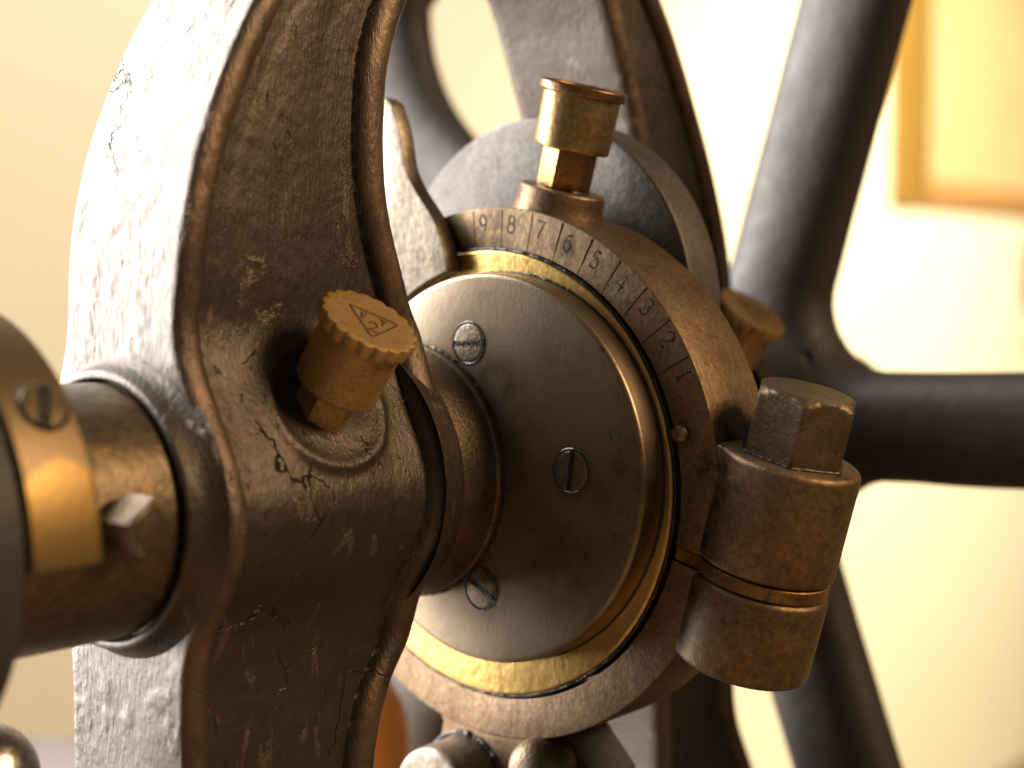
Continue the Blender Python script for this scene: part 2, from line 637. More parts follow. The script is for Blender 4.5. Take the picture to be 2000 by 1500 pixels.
# ------------------------------------------------------------------ arched frame
PAIRS = [((-.175, -.30), (-.055, -.30)), ((-.150, -.20), (-.062, -.20)), ((-.132, -.13), (-.059, -.13)),
         ((-.130, -.085), (-.0555, -.085)), ((-.130, -.064), (-.049, -.064)), ((-.130, -.047), (-.0385, -.047)),
         ((-.130, -.025), (-.037, -.025)), ((-.130, .0), (-.036, .0)), ((-.130, .022), (-.034, .022)),
         ((-.1305, .045), (-.0325, .045)), ((-.1297, .060), (-.0382, .058)), ((-.1275, .078), (-.0453, .0755)),
         ((-.1230, .097), (-.0490, .0895)), ((-.1170, .113), (-.0502, .1035)), ((-.1095, .129), (-.0497, .117)),
         ((-.0995, .146), (-.0475, .132)), ((-.084, .167), (-.0400, .150)), ((-.060, .193), (-.027, .171)),
         ((-.025, .212), (-.006, .185)), ((.015, .220), (.018, .190)), ((.055, .208), (.042, .185)),
         ((.085, .190), (.057, .176)), ((.1035, .170), (.0657, .163)), ((.1187, .148), (.0739, .145)),
         ((.136, .117), (.084, .121)), ((.148, .091), (.0905, .095)), ((.157, .062), (.092, .065)),
         ((.160, .045), (.088, .045)), ((.160, .0), (.087, .0)), ((.160, -.045), (.089, -.045)),
         ((.160, -.085), (.099, -.085)), ((.163, -.118), (.1025, -.118)), ((.178, -.147), (.102, -.147)),
         ((.205, -.20), (.100, -.20)), ((.230, -.30), (.100, -.30))]
CAP_N = np.array([0.0, -0.6, 0.8])
CAP_TOPS = [np.array([-.0795, -.0080, .0527]), np.array([.1340, -.0080, .0527])]
CAP_LEN = 0.0307


NEAR_Y = [(-.30, .0135), (-.075, .0135), (-.056, .0138), (-.046, .0134), (-.037, .0114), (-.029, .0068), (-.021, .0014), (-.013, -.0025),
          (-.004, -.0043), (.003, -.0038), (.014, -.0004), (.0254, .0054), (.0348, .0102), (.044, .0137), (.052, .0150),
          (.064, .0141), (.080, .0135), (.30, .0135)]


def near_y(z):
    zs = np.linspace(-.30, .30, 2401)
    y = np.interp(zs, [p[0] for p in NEAR_Y], [p[1] for p in NEAR_Y])
    k = np.exp(-np.linspace(-2.5, 2.5, 41) ** 2 / 2)
    k /= k.sum()
    y = np.convolve(np.pad(y, 20, mode='edge'), k, 'valid')
    return np.interp(z, zs, y)


def frame_mesh():
    ctrl = np.array([[*a, *b] for a, b in PAIRS])
    C4 = spline(ctrl, 2400)
    mid = 0.5 * (C4[:, :2] + C4[:, 2:])
    L = np.r_[0, np.cumsum(np.linalg.norm(np.diff(mid, axis=0), axis=1))]
    # finer where the picture looks closest
    dens = np.interp(L, [0, .17, .20, .55, .62, L[-1]], [.3, .3, 1, 1, .45, .3])
    cum = np.r_[0, np.cumsum(0.5 * (dens[1:] + dens[:-1]) * np.diff(L))]
    ns = 620
    tt = np.interp(np.linspace(0, cum[-1], ns), cum, np.arange(len(L)))
    i0 = np.clip(tt.astype(int), 0, len(L) - 2)
    fr = (tt - i0)[:, None]
    C4 = C4[i0] * (1 - fr) + C4[i0 + 1] * fr
    O, I = C4[:, :2], C4[:, 2:]
    zm = 0.5 * (O[:, 1] + I[:, 1])
    yn = near_y(np.where(np.abs(zm) < 0.1, zm, 0.1))
    Lw = np.linalg.norm(I - O, axis=1)
    du = (I - O) / Lw[:, None]
    nn = 150
    rows = []

    def side(sgn, count):
        """points across the web, rib bead - hollow - rib bead"""
        q = np.linspace(0, 1, count)
        q = 0.5 * q + 0.5 * (0.5 - 0.5 * np.cos(np.pi * q))
        pts = []
        for a in q:
            d = a * Lw
            e = Lw - d
            hw = (0.0009 * sstep(d, .012, .030) * sstep(e, .022, .040)
                  - 0.0062 * np.exp(-((e - 0.0160) / 0.0060) ** 2)
                  - 0.0016 * np.exp(-((d - 0.0130) / 0.0028) ** 2))
            b1 = 0.0044 * np.sqrt(np.clip(1 - ((d - .0046) / .0052) ** 2, 0, 1))
            b2 = 0.0050 * np.sqrt(np.clip(1 - ((e - .0050) / .0060) ** 2, 0, 1))
            hb = np.maximum(b1, b2)
            k = .0011
            q2 = np.clip(0.5 + 0.5 * (hb - hw) / k, 0, 1)
            h = hw * (1 - q2) + hb * q2 + k * q2 * (1 - q2)
            y = 0.0044 - h
            xz = O + du * d[:, None]
            wear_highlight = np.clip(np.maximum(b1 / .0044, b2 / .0050), 0, 1) ** 2
            pts.append((xz, y, wear_highlight))
        return pts

    near = side(-1, nn)
    V = []
    cols = []
    wear_highlights = []
    for xz, y, wr in near:                              # camera side
        P = np.stack([xz[:, 0], yn + y, xz[:, 1]], 1)
        cols.append(('n', P))
        wear_highlights.append(wr)
    inn = 14
    for j in range(1, inn):                             # inner face
        t = j / inn
        yy = (yn + 0.0018) * (1 - t) + (2 * SY - yn - 0.0018) * t
        cols.append(('i', np.stack([I[:, 0], yy, I[:, 1]], 1)))
    far = side(1, 36)[::-1]
    for xz, y, wr in far:
        cols.append(('f', np.stack([xz[:, 0], 2 * SY - yn - y, xz[:, 1]], 1)))
    out = 44
    for j in range(1, out):                             # outer face, towards the window
        t = j / out
        yy = (2 * SY - yn - 0.0026) * (1 - t) + (yn + 0.0026) * t
        cols.append(('o', np.stack([O[:, 0], yy, O[:, 1]], 1)))
    # pockets round the grease caps
    e1, e2, nax = frame_of(CAP_N)
    allP = []
    for kind, P in cols:
        if kind == 'n':
            for T in CAP_TOPS:
                B = T - CAP_LEN * nax
                d = P - B
                a = d @ np.array([1.0, 0, 0])
                b = d @ np.cross(nax, [1.0, 0, 0])
                low = d[:, 2]
                rr = np.hypot(a * 0.92, d[:, 2] * 1.12)
                lip = np.exp(-((rr - 0.0200) / 0.0022) ** 2) * (1 - sstep(low, -0.002, 0.016))
                pit = (1 - sstep(rr, 0.0125, 0.0192)) * (0.12 + 0.88 * sstep(low, -0.009, 0.004)) * (1 - 0.6 * sstep(low, 0.006, 0.018))
                m = np.abs(a) < 0.05
                P[:, 1] += np.where(m, 0.0042 * pit - 0.0015 * lip, 0)
        # cast relief
        n1 = vnoise(P * [1, 1, .6], 150, 1) * 0.00007 + vnoise(P, 420, 2) * 0.00005 + vnoise(P, 45, 3) * 0.00012
        if kind == 'n':
            P[:, 1] += n1
        elif kind == 'o':
            fl = vnoise(P * [1, 1, .5], 210, 5) + 0.6 * vnoise(P, 480, 6)
            P[:, 0] += n1 * 0.8 + np.where(fl > 0.45, -0.00022, 0)
        allP.append(P)
    nc = len(allP)
    A = np.stack(allP, 1).reshape(-1, 3)
    zero = np.zeros(ns)
    WR = np.stack(wear_highlights + [zero] * (nc - len(wear_highlights)), 1).reshape(-1)
    F = []
    for i in range(ns - 1):
        for j in range(nc):
            k = (j + 1) % nc
            F.append((i * nc + j, i * nc + k, (i + 1) * nc + k, (i + 1) * nc + j))
    F.append(tuple(range(nc)))
    F.append(tuple(range((ns - 1) * nc, ns * nc))[::-1])
    return A, F, WR


ARCH = thing('arched_bearing_frame', 'dark cast iron arch with ribbed edges and bearing boss around the shaft', 'machine frame', (0, SY, -.30))
_A, _F, _W = frame_mesh()
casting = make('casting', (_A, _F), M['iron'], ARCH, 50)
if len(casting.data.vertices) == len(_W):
    at = casting.data.attributes.new('wear_highlight', 'FLOAT', 'POINT')
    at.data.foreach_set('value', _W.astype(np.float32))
# bearing bosses standing out of the two legs
bp = arcpts([(-.1285, .0447), (-.1302, .0428), (-.1330, .0405), (-.1380, .0390), (-.1380, .0367), (-.131, .0364), (-.120, .0364)], [0, .004, .003, .0016, .0010, 0, 0])
make('bearing_boss', xlathe(bp, SY, SZ, 160), M['iron'], ARCH, 50, 'pale worn ring standing out of the front leg round the sleeve')
bp = arcpts([(-.045, .0470), (-.033, .0440), (-.0315, .0425), (-.0315, .0330)], [0, .002, .001, 0])
make('bearing_boss', xlathe(bp, SY, SZ, 128), M['iron'], ARCH, 50)
bp = arcpts([(.092, .034), (.080, .034), (.080, .046), (.095, .050)], .002)
make('bearing_boss', xlathe(bp, SY, SZ, 96), M['iron'], ARCH, 50)
bp = arcpts([(.150, .050), (.170, .046), (.170, .032)], .002)
make('bearing_boss', xlathe(bp, SY, SZ, 96), M['iron'], ARCH, 50)


# stroke lettering: unit boxes, polylines
def arc(cx, cy, rx, ry, a0, a1, n=10):
    return [(cx + rx * math.cos(math.radians(a0 + (a1 - a0) * i / n)), cy + ry * math.sin(math.radians(a0 + (a1 - a0) * i / n))) for i in range(n + 1)]


GLYPH = {
    '1': [[(.12, .84), (.30, 1.0), (.30, 0.0)], [(.10, 0), (.52, 0)]],
    '2': [arc(.30, .72, .25, .28, 170, -30, 10) + [(.05, 0), (.58, 0)]],
    '3': [arc(.28, .76, .23, .24, 150, -90, 10), arc(.28, .26, .27, .26, 90, -150, 10)],
    '4': [[(.46, 0), (.46, 1.0), (.02, .30), (.62, .30)]],
    '5': [[(.52, 1.0), (.12, 1.0), (.08, .56)], arc(.28, .31, .26, .31, 125, -150, 12)],
    '6': [[(.48, .95)] + arc(.33, .32, .27, .62, 110, 180, 5), arc(.31, .30, .25, .30, 0, 360, 14)],
    '7': [[(.04, 1.0), (.56, 1.0), (.40, .6), (.22, 0)]],
    '8': [arc(.30, .76, .20, .23, 0, 360, 12), arc(.30, .27, .26, .27, 0, 360, 14)],
    '9': [arc(.29, .70, .25, .30, 0, 360, 14), [(.54, .70)] + arc(.27, .68, .27, .62, 0, -70, 5)],
    'F': [[(.08, 0), (.08, 1.0), (.56, 1.0)], [(.08, .52), (.46, .52)]],
    'T': [[(0, 1.0), (.62, 1.0)], [(.31, 1.0), (.31, 0)]],
}


def glyph_tubes(ch, origin, right, up, h, rad):
    o, r, u = (np.array(x, float) for x in (origin, right, up))
    res = []
    for line in GLYPH[ch]:
        res.append(tube([o + r * (p[0] - .3) * h + u * (p[1] - .5) * h for p in line], rad, 6))
    return res


def grease_cap(T):
    e1, e2, n = frame_of(CAP_N)
    base = T - CAP_LEN * n
    cap = None
    prof = arcpts([(0.0065, 0.0), (0.0065, .0120), (.0074, .0129), (.0262, .0129), (.0262, .0129)], [0, .0005, .0008, 0, 0])
    cap = make('grease_cap', xf(lathe(prof, 64), base, n), M['bronze'], ARCH, 38,
               'bronze scalloped grease cap on a leg of the frame')
    # scalloped head
    ns = 176
    nsc = 19
    rings = []
    V, F = [], []
    prof2 = [(.0264, .0127, 0), (.0266, .0151, 1), (.0298, .0152, 1), (.0305, .0149, .95), (.0307, .0143, .8), (.0307, .0125, 0), (.0307, .0004, 0)]
    for h, r, s in prof2:
        for j in range(ns):
            a = 2 * math.pi * j / ns
            c = abs(math.cos(nsc * a / 2)) ** 0.8
            rr = r - s * 0.0013 * (1 - c)
            V.append((rr * math.cos(a), rr * math.sin(a), h))
    for i in range(len(prof2) - 1):
        for j in range(ns):
            k = (j + 1) % ns
            F.append((i * ns + j, i * ns + k, (i + 1) * ns + k, (i + 1) * ns + j))
    F.append(tuple(range((len(prof2) - 1) * ns, len(prof2) * ns)))
    head = make('scalloped_head', xf((V, F), base, n), M['bronze'], cap, 30)
    # neck
    hexp = [(.0093 * math.cos(math.radians(60 * i + 22)), .0093 * math.sin(math.radians(60 * i + 22))) for i in range(6)]
    make('hex_neck', xf(prism(hexp, -0.006, .0068, .0003, 1), base, n), M['bronze'], cap, 30)
    # stamped mark: triangle with F T over 2
    c = T + n * 0.00002
    # in-plane axes as seen in the photograph
    rt = np.array([0.744, -0.534, -0.401])
    rt = rt - n * (rt @ n)
    rt /= np.linalg.norm(rt)
    upv = np.cross(n, rt)
    off = c + rt * 0.0008 + upv * -0.0006
    hw = .0079
    tri = [(-hw, .0048), (hw, .0048), (0, -.0088)]
    pts = []
    for i in range(3):
        a, b, d = (np.array(tri[(i + k) % 3]) for k in (2, 0, 1))
        p1 = b + (a - b) / np.linalg.norm(a - b) * .0013
        p2 = b + (d - b) / np.linalg.norm(d - b) * .0013
        for j in range(5):
            t = j / 4
            q = (1 - t) ** 2 * p1 + 2 * t * (1 - t) * b + t * t * p2
            pts.append(off + rt * q[0] + upv * q[1])
    parts = [tube(pts, .00027, 6, True)]
    parts += glyph_tubes('F', off + rt * -.0029 + upv * .0014, rt, upv, .0036, .00027)
    parts += glyph_tubes('T', off + rt * .0029 + upv * .0014, rt, upv, .0036, .00027)
    parts += glyph_tubes('2', off + rt * .0001 + upv * -.0026, rt, upv, .0050, .00027)
    make('stamped_mark', join(*parts), M['ink'], cap, 0)
    return cap


for T in CAP_TOPS:
    grease_cap(T)

# ------------------------------------------------------------------ shaft with its collars
SHAFT = thing('crankshaft', 'brown steel shaft end with flange, half collar and square set screw before the arch', 'shaft', (-.17, SY, SZ))
make('shaft_bar', xlathe([(-.30, 0), (-.30, .030), (.30, .030), (.30, 0)], SY, SZ, 96), M['sleeve'], SHAFT)
make('sleeve', xlathe(arcpts([(-.1385 + .002, .030), (-.1365, .0352), (-.1375, .0358), (-.199, .0358), (-.199, .030)], [0, .0004, .0006, 0, 0]), SY, SZ, 160), M['sleeve'], SHAFT)
make('flange', xlathe(arcpts([(-.1975, .030), (-.1978, .0562), (-.1985, .0570), (-.240, .0570), (-.240, .028)], [0, .0006, .001, .003, 0]), SY, SZ, 160), M['black'], SHAFT, 38, 'dark flange at the outer end of the shaft')


def sector():
    # raised half collar beside the flange
    prof = arcpts([(-.1975, .0350), (-.1975, .0587), (-.1783, .0587), (-.1783, .0350)], [0, .0004, .0016, 0])
    prof = [tuple(p) for p in prof]
    v, f = lathe(prof, 96, math.radians(-2), math.radians(178))
    return [(p[2], SY - p[0], SZ + p[1]) for p in v], f


M['collar'] = mat_collar()
hc = make('half_collar', sector(), M['collar'], SHAFT, 38, 'half collar rubbed bright as brass, with a slotted screw')
sa = math.radians(36)
sn = np.array([0, -math.cos(sa), math.sin(sa)])
sp = np.array([-.1868, SY, SZ]) + sn * .0586
scr = make('slotted_screw', xf(lathe(arcpts([(-.002, .0060), (.0006, .0060), (.0010, .0056), (.0012, 0)], .0003), 40), sp, sn), M['sleeve'], hc, 38)
make('screw_slot', xf(prism([(-.0016, -.0055), (.0016, -.0055), (.0016, .0055), (-.0016, .0055)], .0009, .00135), sp, sn, (1, -.15, -.40)), M['grime'], scr)
# dark ring round the screw
make('screw_rim', xf(lathe([(.0001, .0060), (.0003, .0066), (.0001, .0068), (-.0005, .0066)], 48), sp, sn), M['grime'], scr)
# square-headed set screw
qn = np.array([0.12, -0.985, -0.05])
qp = np.array([-.1585, .0055, .0030])
make('set_screw', join(xf(lathe(arcpts([(-.004, .0052), (.0035, .0052), (.0042, .0046), (.0042, 0)], .0004), 40), qp, qn),
                       xf(prism([(.0076, 0), (0, .0076), (-.0076, 0), (0, -.0076)], .002, .0130, .0011, 3), qp, qn, (1.0, .1, -.18))), M['hexsteel'], SHAFT, 35,
     'square-headed set screw standing out of the sleeve')
# hub between arch and disc
make('hub', xlathe(arcpts([(-.040, .030), (-.040, .0425), (-.0155, .0425), (-.0145, .0432), (-.0115, .0432)], [0, .001, .0004, .0004, 0]), SY, SZ, 160), M['hexsteel'], SHAFT, 38)

# ------------------------------------------------------------------ eccentric: steel disc on a brass ring
DY, DZ = .0075, .0025
ECC = thing('eccentric_disc', 'round steel cover disc with slotted screws, ringed by brass', 'disc', (-.006, DY, DZ))
pr = arcpts([(-.012, 0.0), (-.012, .0641), (.000, .0645)], [0, .0018, 0], 7)
pr = [(-.012, 0.0)] + [tuple(p) for p in pr[1:]]
dv = [(-.012, r) for r in np.linspace(.002, .058, 20)]
make('cover_disc', xlathe([pr[0]] + dv + pr[1:], DY, DZ, 192), M['disc'], ECC, 50)
for (sy, sz), ang in zip([(.0135, .0437), (-.0289, .0046), (.0081, -.0375)], (2, 84, -28)):
    S = make('slotted_screw', xlathe(arcpts([(-.0114, .0066), (-.0122, .0062), (-.0123, 0)], [0, .0004, 0]), sy, sz, 40), M['screw'], ECC, 38)
    make('screw_rim', xlathe([(-.0119, .0064), (-.01225, .0068), (-.01225, .0070), (-.0119, .0074)], sy, sz, 48), M['grime'], S)
    a = math.radians(ang)
    d = np.array([0, -math.cos(a), math.sin(a)])
    make('screw_slot', xf(prism([(-.0064, -.00075), (.0064, -.00075), (.0064, .00075), (-.0064, .00075)], 0, .00014), (-.0123, sy, sz), (-1, 0, 0), d), M['grime'], S)
BY, BZ = .0153, -.0006
pb = arcpts([(-.0014, .0560), (-.0014, .0750), (.030, .0750), (.030, .0560)], [0, .0012, .001, 0])
make('brass_ring', xlathe([tuple(p) for p in pb], BY, BZ, 192), M['brass'], ECC, 45)


def greasy(cy, cz, r, x, rad, name, par, seed, a0=0, a1=360):
    pts, rr = [], []
    n = 420
    for i in range(n):
        a = math.radians(a0 + (a1 - a0) * i / n)
        pts.append((x, cy - r * math.cos(a), cz + r * math.sin(a)))
    P = np.array(pts)
    w = 0.55 + 0.55 * np.abs(vnoise(P, 260, seed)) + 0.35 * np.clip(vnoise(P, 900, seed + 1), 0, 1)
    make(name, tube(pts, rad * w, 7, True), M['grime'], par, 60)


greasy(DY, DZ, .0646, -.0014, .0006, 'grease_line', ECC, 3)
greasy(BY, BZ, .0754, -.0002, .0007, 'grease_line', ECC, 9)
greasy(SY, SZ, .0434, -.0121, .0006, 'grease_line', ECC, 12)

# ------------------------------------------------------------------ eccentric strap, tilted 15 degrees
TY, TZ = .0139, -.0010
PHI = math.radians(15)
UU = np.array([0, -math.cos(PHI), -math.sin(PHI)])
VV = np.array([0, -math.sin(PHI), math.cos(PHI)])
TC = np.array([0, TY, TZ])


def st(x, u, v):
    return TC + np.array([x, 0, 0]) + UU * u + VV * v


STRAP = thing('eccentric_strap', 'brown steel strap ring with a numbered scale, bolted lug and brass oil cup', 'eccentric strap', tuple(st(.016, 0, -.0896)))
SW = .032
ring_prof = arcpts([(SW, .0758), (0, .0758), (0, .0896), (SW, .0896), (SW, .0758)], [0, .0005, .0006, .0010, 0], 3)[:-1]


def ring_half(a0, a1, n=150):
    v, f = lathe([tuple(p) for p in ring_prof], n, math.radians(a0), math.radians(a1))
    # close the profile loop
    m = n + 1
    L = len(ring_prof)
    f = list(f)
    for j in range(n):
        f.append(((L - 1) * m + j, (L - 1) * m + j + 1, j + 1, j))
    return [st(p[2], p[0], p[1]) for p in v], f


def lug(v0, v1):
    LU, LR, LX = .0985, .0215, .016
    pts = [(.0004, .0800)]
    a0 = math.acos(min(1, (LX - .0004) / LR))
    for i in range(33):
        a = math.pi + a0 - (math.pi + 2 * a0) * i / 32
        # from front (x small) round the outside to the back
        pts.append((LX + LR * math.cos(a), LU + LR * math.sin(a)))
    pts.append((.0316, .0800))
    v, f = prism(pts, v0, v1, .0022, 4)
    return [st(p[0], p[1], p[2]) for p in v], f


SV0, SV1 = -.0009, .0034       # the shim between the halves
upper = make('upper_strap_half', ring_half(2.6, 176), M['strap'], STRAP, 40, 'upper half of the strap engraved with a scale from 1 to 9')
lower = make('lower_strap_half', ring_half(-176, -0.9), M['strap'], STRAP, 40)
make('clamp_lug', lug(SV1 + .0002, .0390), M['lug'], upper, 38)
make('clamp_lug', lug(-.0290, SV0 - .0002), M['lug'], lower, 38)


def shim():
    LU, LR, LX = .0985, .0208, .016
    pts = [(.0006, .0762)]
    a0 = math.acos((LX - .0006) / LR)
    for i in range(29):
        a = math.pi + a0 - (math.pi + 2 * a0) * i / 28
        pts.append((LX + LR * math.cos(a), LU + LR * math.sin(a)))
    pts.append((.0314, .0762))
    v, f = prism(pts, SV0, SV1, .0003, 1)
    return [st(p[0], p[1], p[2]) for p in v], f


make('shim', shim(), M['shim'], STRAP, 38, 'thin brass shim clamped between the two lugs')


def hexbolt():
    R = .0165
    rot = math.radians(2)
    n = 72
    V, F = [], []
    # hexagon with the turned chamfer that leaves curved flats
    rows = []
    hs = [0, .0165, .0175, .0185, .0195, .0203, .0208]
    for h in hs:
        for j in range(n):
            a = 2 * math.pi * j / n
            am = (a - rot + math.pi / 6) % (math.pi / 3) - math.pi / 6
            rh = R * math.cos(math.pi / 6) / math.cos(am)
            lim = R * math.cos(math.pi / 6) - .0004 + (.0208 - h) * 0.85
            if h >= .0208:
                lim = R * math.cos(math.pi / 6) - .0008
            r = min(rh, max(lim, R * .80), R * .982)
            V.append((r * math.cos(a), r * math.sin(a), h))
    L = len(hs)
    for i in range(L - 1):
        for j in range(n):
            k = (j + 1) % n
            F.append((i * n + j, i * n + k, (i + 1) * n + k, (i + 1) * n + j))
    F.append(tuple(range((L - 1) * n, L * n)))
    F.append(tuple(range(n))[::-1])
    return [st(.016 + p[0], .0985 + p[1], .0391 + p[2]) for p in V], F


bolt = make('hexagon_bolt', hexbolt(), M['hexsteel'], STRAP, 22, 'large hexagon bolt head standing on the clamp lug')
gp = []
for i in range(120):
    a = math.radians(60 * i / 20)
    am = (a - math.radians(2) + math.pi / 6) % (math.pi / 3) - math.pi / 6
    r = .0165 * math.cos(math.pi / 6) / math.cos(am) + .0002
    gp.append(st(.016 + r * math.cos(a), .0985 + r * math.sin(a), .0392))
gp = np.array(gp)
make('grease_line', tube(gp, .0007 * (0.6 + 0.7 * np.abs(vnoise(gp, 800, 4))), 7, True), M['grime'], bolt, 60)
# pin in the strap face
pc = st(0, .0785 * math.cos(math.radians(28.6)), .0785 * math.sin(math.radians(28.6)))
make('stop_pin', xf(lathe(arcpts([(-.002, .0030), (.0020, .0029), (.0032, .0018), (.0034, 0)], .0006), 32), pc, (-1, 0, 0), (0, 1, 0)), M['strap'], STRAP, 38)

# scale: nine radial lines and their numerals, cut into the face
cut, fills = [], []
for i in range(9):
    ang = math.radians(28.2 + 8.36 * i) + PHI
    er = UU * math.cos(ang) + VV * math.sin(ang)
    et = -UU * math.sin(ang) + VV * math.cos(ang)
    p0, p1 = TC + er * .0745, TC + er * .0890
    fr = np.array([-1.0, 0, 0])
    w0, w1 = (.00018, .00052) if i < 6 else (.00024, .00028)
    for lst, dep, k in ((cut, .0005, 1.0), (fills, .00022, 0.9)):
        if lst is cut:
            V = [p0 + et * w0 - fr * .0, p1 + et * w1, p1 - et * w1, p0 - et * w0]
            top = [p + fr * .0004 for p in (p0 + et * w0 * 1.6, p1 + et * w1 * 1.6, p1 - et * w1 * 1.6, p0 - et * w0 * 1.6)]
            bot = [p0 - fr * .00045, p1 - fr * .0006]
            lst.append((top + bot, [(0, 1, 2, 3), (1, 0, 4, 5), (3, 2, 5, 4), (2, 1, 5), (0, 3, 4)]))
        else:
            V = [p0 + et * w0 * k, p1 + et * w1 * k, p1 - et * w1 * k, p0 - et * w0 * k]
            hi = [p - fr * .00040 for p in V]
            lo = [p - fr * .00058 for p in V]
            lst.append(('graduation_line', (hi + lo, [(0, 1, 2, 3), (7, 6, 5, 4), (0, 4, 5, 1), (1, 5, 6, 2), (2, 6, 7, 3), (3, 7, 4, 0)])))
    # numeral, clockwise of its line, upright towards the rim
    an = ang - math.radians(2.75)
    er = UU * math.cos(an) + VV * math.sin(an)
    et = -UU * math.sin(an) + VV * math.cos(an)
    rad = .0850 if i < 3 else (.0838 if i < 6 else .0842)
    o = TC + er * rad
    for g in glyph_tubes(str(i + 1), o, -et, er, .0057, .00040):
        cut.append(g)
    fills.append(('numeral', join(*glyph_tubes(str(i + 1), o + np.array([.00026, 0, 0]), -et, er, .0057, .00024))))
cutter = make('cutter', join(*cut), M['ink'], None, 0)
cutter.parent = upper.parent
cutter.location = upper.location
md = upper.modifiers.new('engrave', 'BOOLEAN')
md.operation = 'DIFFERENCE'
md.solver = 'EXACT'
md.use_self = True
md.object = cutter
bpy.context.view_layer.update()
dg = bpy.context.evaluated_depsgraph_get()
nm = bpy.data.meshes.new_from_object(upper.evaluated_get(dg))
ok = len(nm.vertices) > len(upper.data.vertices)
upper.modifiers.clear()
if ok:
    upper.data = nm
    nm.set_sharp_from_angle(angle=math.radians(24))
    upper.data.materials.clear()
    upper.data.materials.append(M['strap'])
print('engrave', ok, len(nm.vertices))
bpy.data.objects.remove(cutter)
for nmx, vf in fills:
    make(nmx, vf, M['ink'], upper, 0)

# oil cup
CU = -.0075
pad = arcpts([(.0820, .0158), (.0885, .0156), (.0915, .0148), (.0965, .0145), (.0972, .0138), (.0972, 0)], [0, .003, .003, .0008, .0004, 0])
cupo = st(.016, CU, 0)
make('oil_cup_pad', xf(lathe([tuple(p) for p in pad], 72), cupo, VV), M['strap'], STRAP, 45)
cup = make('oil_cup', xf(lathe([tuple(p) for p in arcpts([(.1105, 0), (.1105, .0122), (.1115, .0127), (.1285, .0130), (.1285, .0100)], [0, .0003, .0006, .0004, 0])], 96), cupo, VV), M['cupbrass'], STRAP, 40, 'polished brass oil cup on top of the strap')
make('oil_cup_lid', xf(lathe([tuple(p) for p in arcpts([(.1283, .0120), (.1283, .0145), (.1318, .0147), (.1318, .0128), (.1308, .0122), (.1312, 0)], [0, .0012, .0016, .0008, .0004, 0], 6)], 96), cupo, VV), M['lid'], cup, 60)
hx = [(.0090 * math.cos(math.radians(60 * i + 12)), .0090 * math.sin(math.radians(60 * i + 12))) for i in range(6)]
make('hex_neck', xf(prism(hx, .0965, .1110, .0004, 2), cupo, VV), M['necbrass'], cup, 25)
ct = [cupo + VV * .0974 + (np.array([1.0, 0, 0]) * math.cos(a) + UU * math.sin(a)) * .0088 for a in np.linspace(0, 2 * math.pi, 60, endpoint=False)]
make('grease_line', tube(ct, .0006 * (0.6 + 0.7 * np.abs(vnoise(np.array(ct), 700, 8))), 6, True), M['grime'], cup, 60)

# rod end under the strap
rod = make('rod_neck', ([(x, y, z) for x in (.0065, .029) for (y, z) in [(.066, -.068), (.046, -.083), (.0415, -.092), (.046, -.112), (.050, -.140), (.018, -.140), (.012, -.112), (.004, -.098), (-.010, -.084), (-.004, -.070)]],
                        [tuple(range(10)), tuple(range(19, 9, -1))] + [(i, (i + 1) % 10, (i + 1) % 10 + 10, i + 10) for i in range(10)]), M['strap'], STRAP, 30)
make('pin_boss', xlathe(arcpts([(.010, 0), (-.0118, 0), (-.0118, .0165), (.031, .0178), (.031, 0)], [0, 0, .0022, .002, 0]), .0315, -.1125, 72), M['lever'], STRAP, 40)
greasy(.0315, -.1125, .0182, .0064, .0010, 'grease_line', STRAP, 21)
# nut and washer beside the rod end
nut = make('cap_nut', xlathe(arcpts([(-.0100, 0), (-.0085, .0075), (-.004, .0105), (.0064, .0110)], [0, .003, .003, 0]), -.0075, -.0980, 48), M['hexsteel'], STRAP, 50)
make('washer', xlathe(arcpts([(.0035, 0), (.0035, .0080), (.0065, .0084), (.009, .0084)], .0008), -.0150, -.1050, 48), M['lug'], STRAP, 40)
make('washer_bolt', xlathe(arcpts([(.009, .0050), (.030, .0050)], 0), -.0150, -.1050, 32), M['black'], STRAP, 40)
make('lower_bracket', ([(x, y, z) for x in (.0066, .0286) for (y, z) in [(.020, -.080), (-.012, -.085), (-.026, -.100), (-.020, -.118), (.004, -.122), (.022, -.118)]],
                       [tuple(range(6)), tuple(range(11, 5, -1))] + [(i, (i + 1) % 6, (i + 1) % 6 + 6, i + 6) for i in range(6)]), M['black'], STRAP, 30)

# ------------------------------------------------------------------ curved lever plate on the strap's left
edge = [(.0520, .1254), (.0484, .1173), (.0468, .1111), (.0449, .1023), (.0407, .0952), (.0367, .0904), (.0320, .0846), (.0290, .0782), (.0267, .0721), (.0262, .0673)]
es = spline([(e[0], e[1]) for e in edge], 34)
poly = [tuple(p) for p in es]
for a in np.linspace(74, 150, 16):
    a = math.radians(a)
    poly.append((DY + .0672 * math.cos(math.pi - a) * -1 * -1, DZ + .0672 * math.sin(a)))
poly = poly[:34]
for a in np.linspace(72, 10, 18):
    a = math.radians(a)
    poly.append((DY + .0674 * math.cos(a), DZ + .0674 * math.sin(a)))
poly += [(.094, .012), (.100, .040), (.094, .080), (.078, .112), (.060, .1262), (.0550, .1272)]
pv, pf = prism(poly, -.0086, -.0017, .0006, 2)
pv = [(p[2], p[0], p[1]) for p in pv]
LEV = make('curved_lever', (pv, pf), M['lever'], None, 35)
tag(LEV, 'flat steel lever with an S-curved edge beside the end of the numbered scale', 'lever')

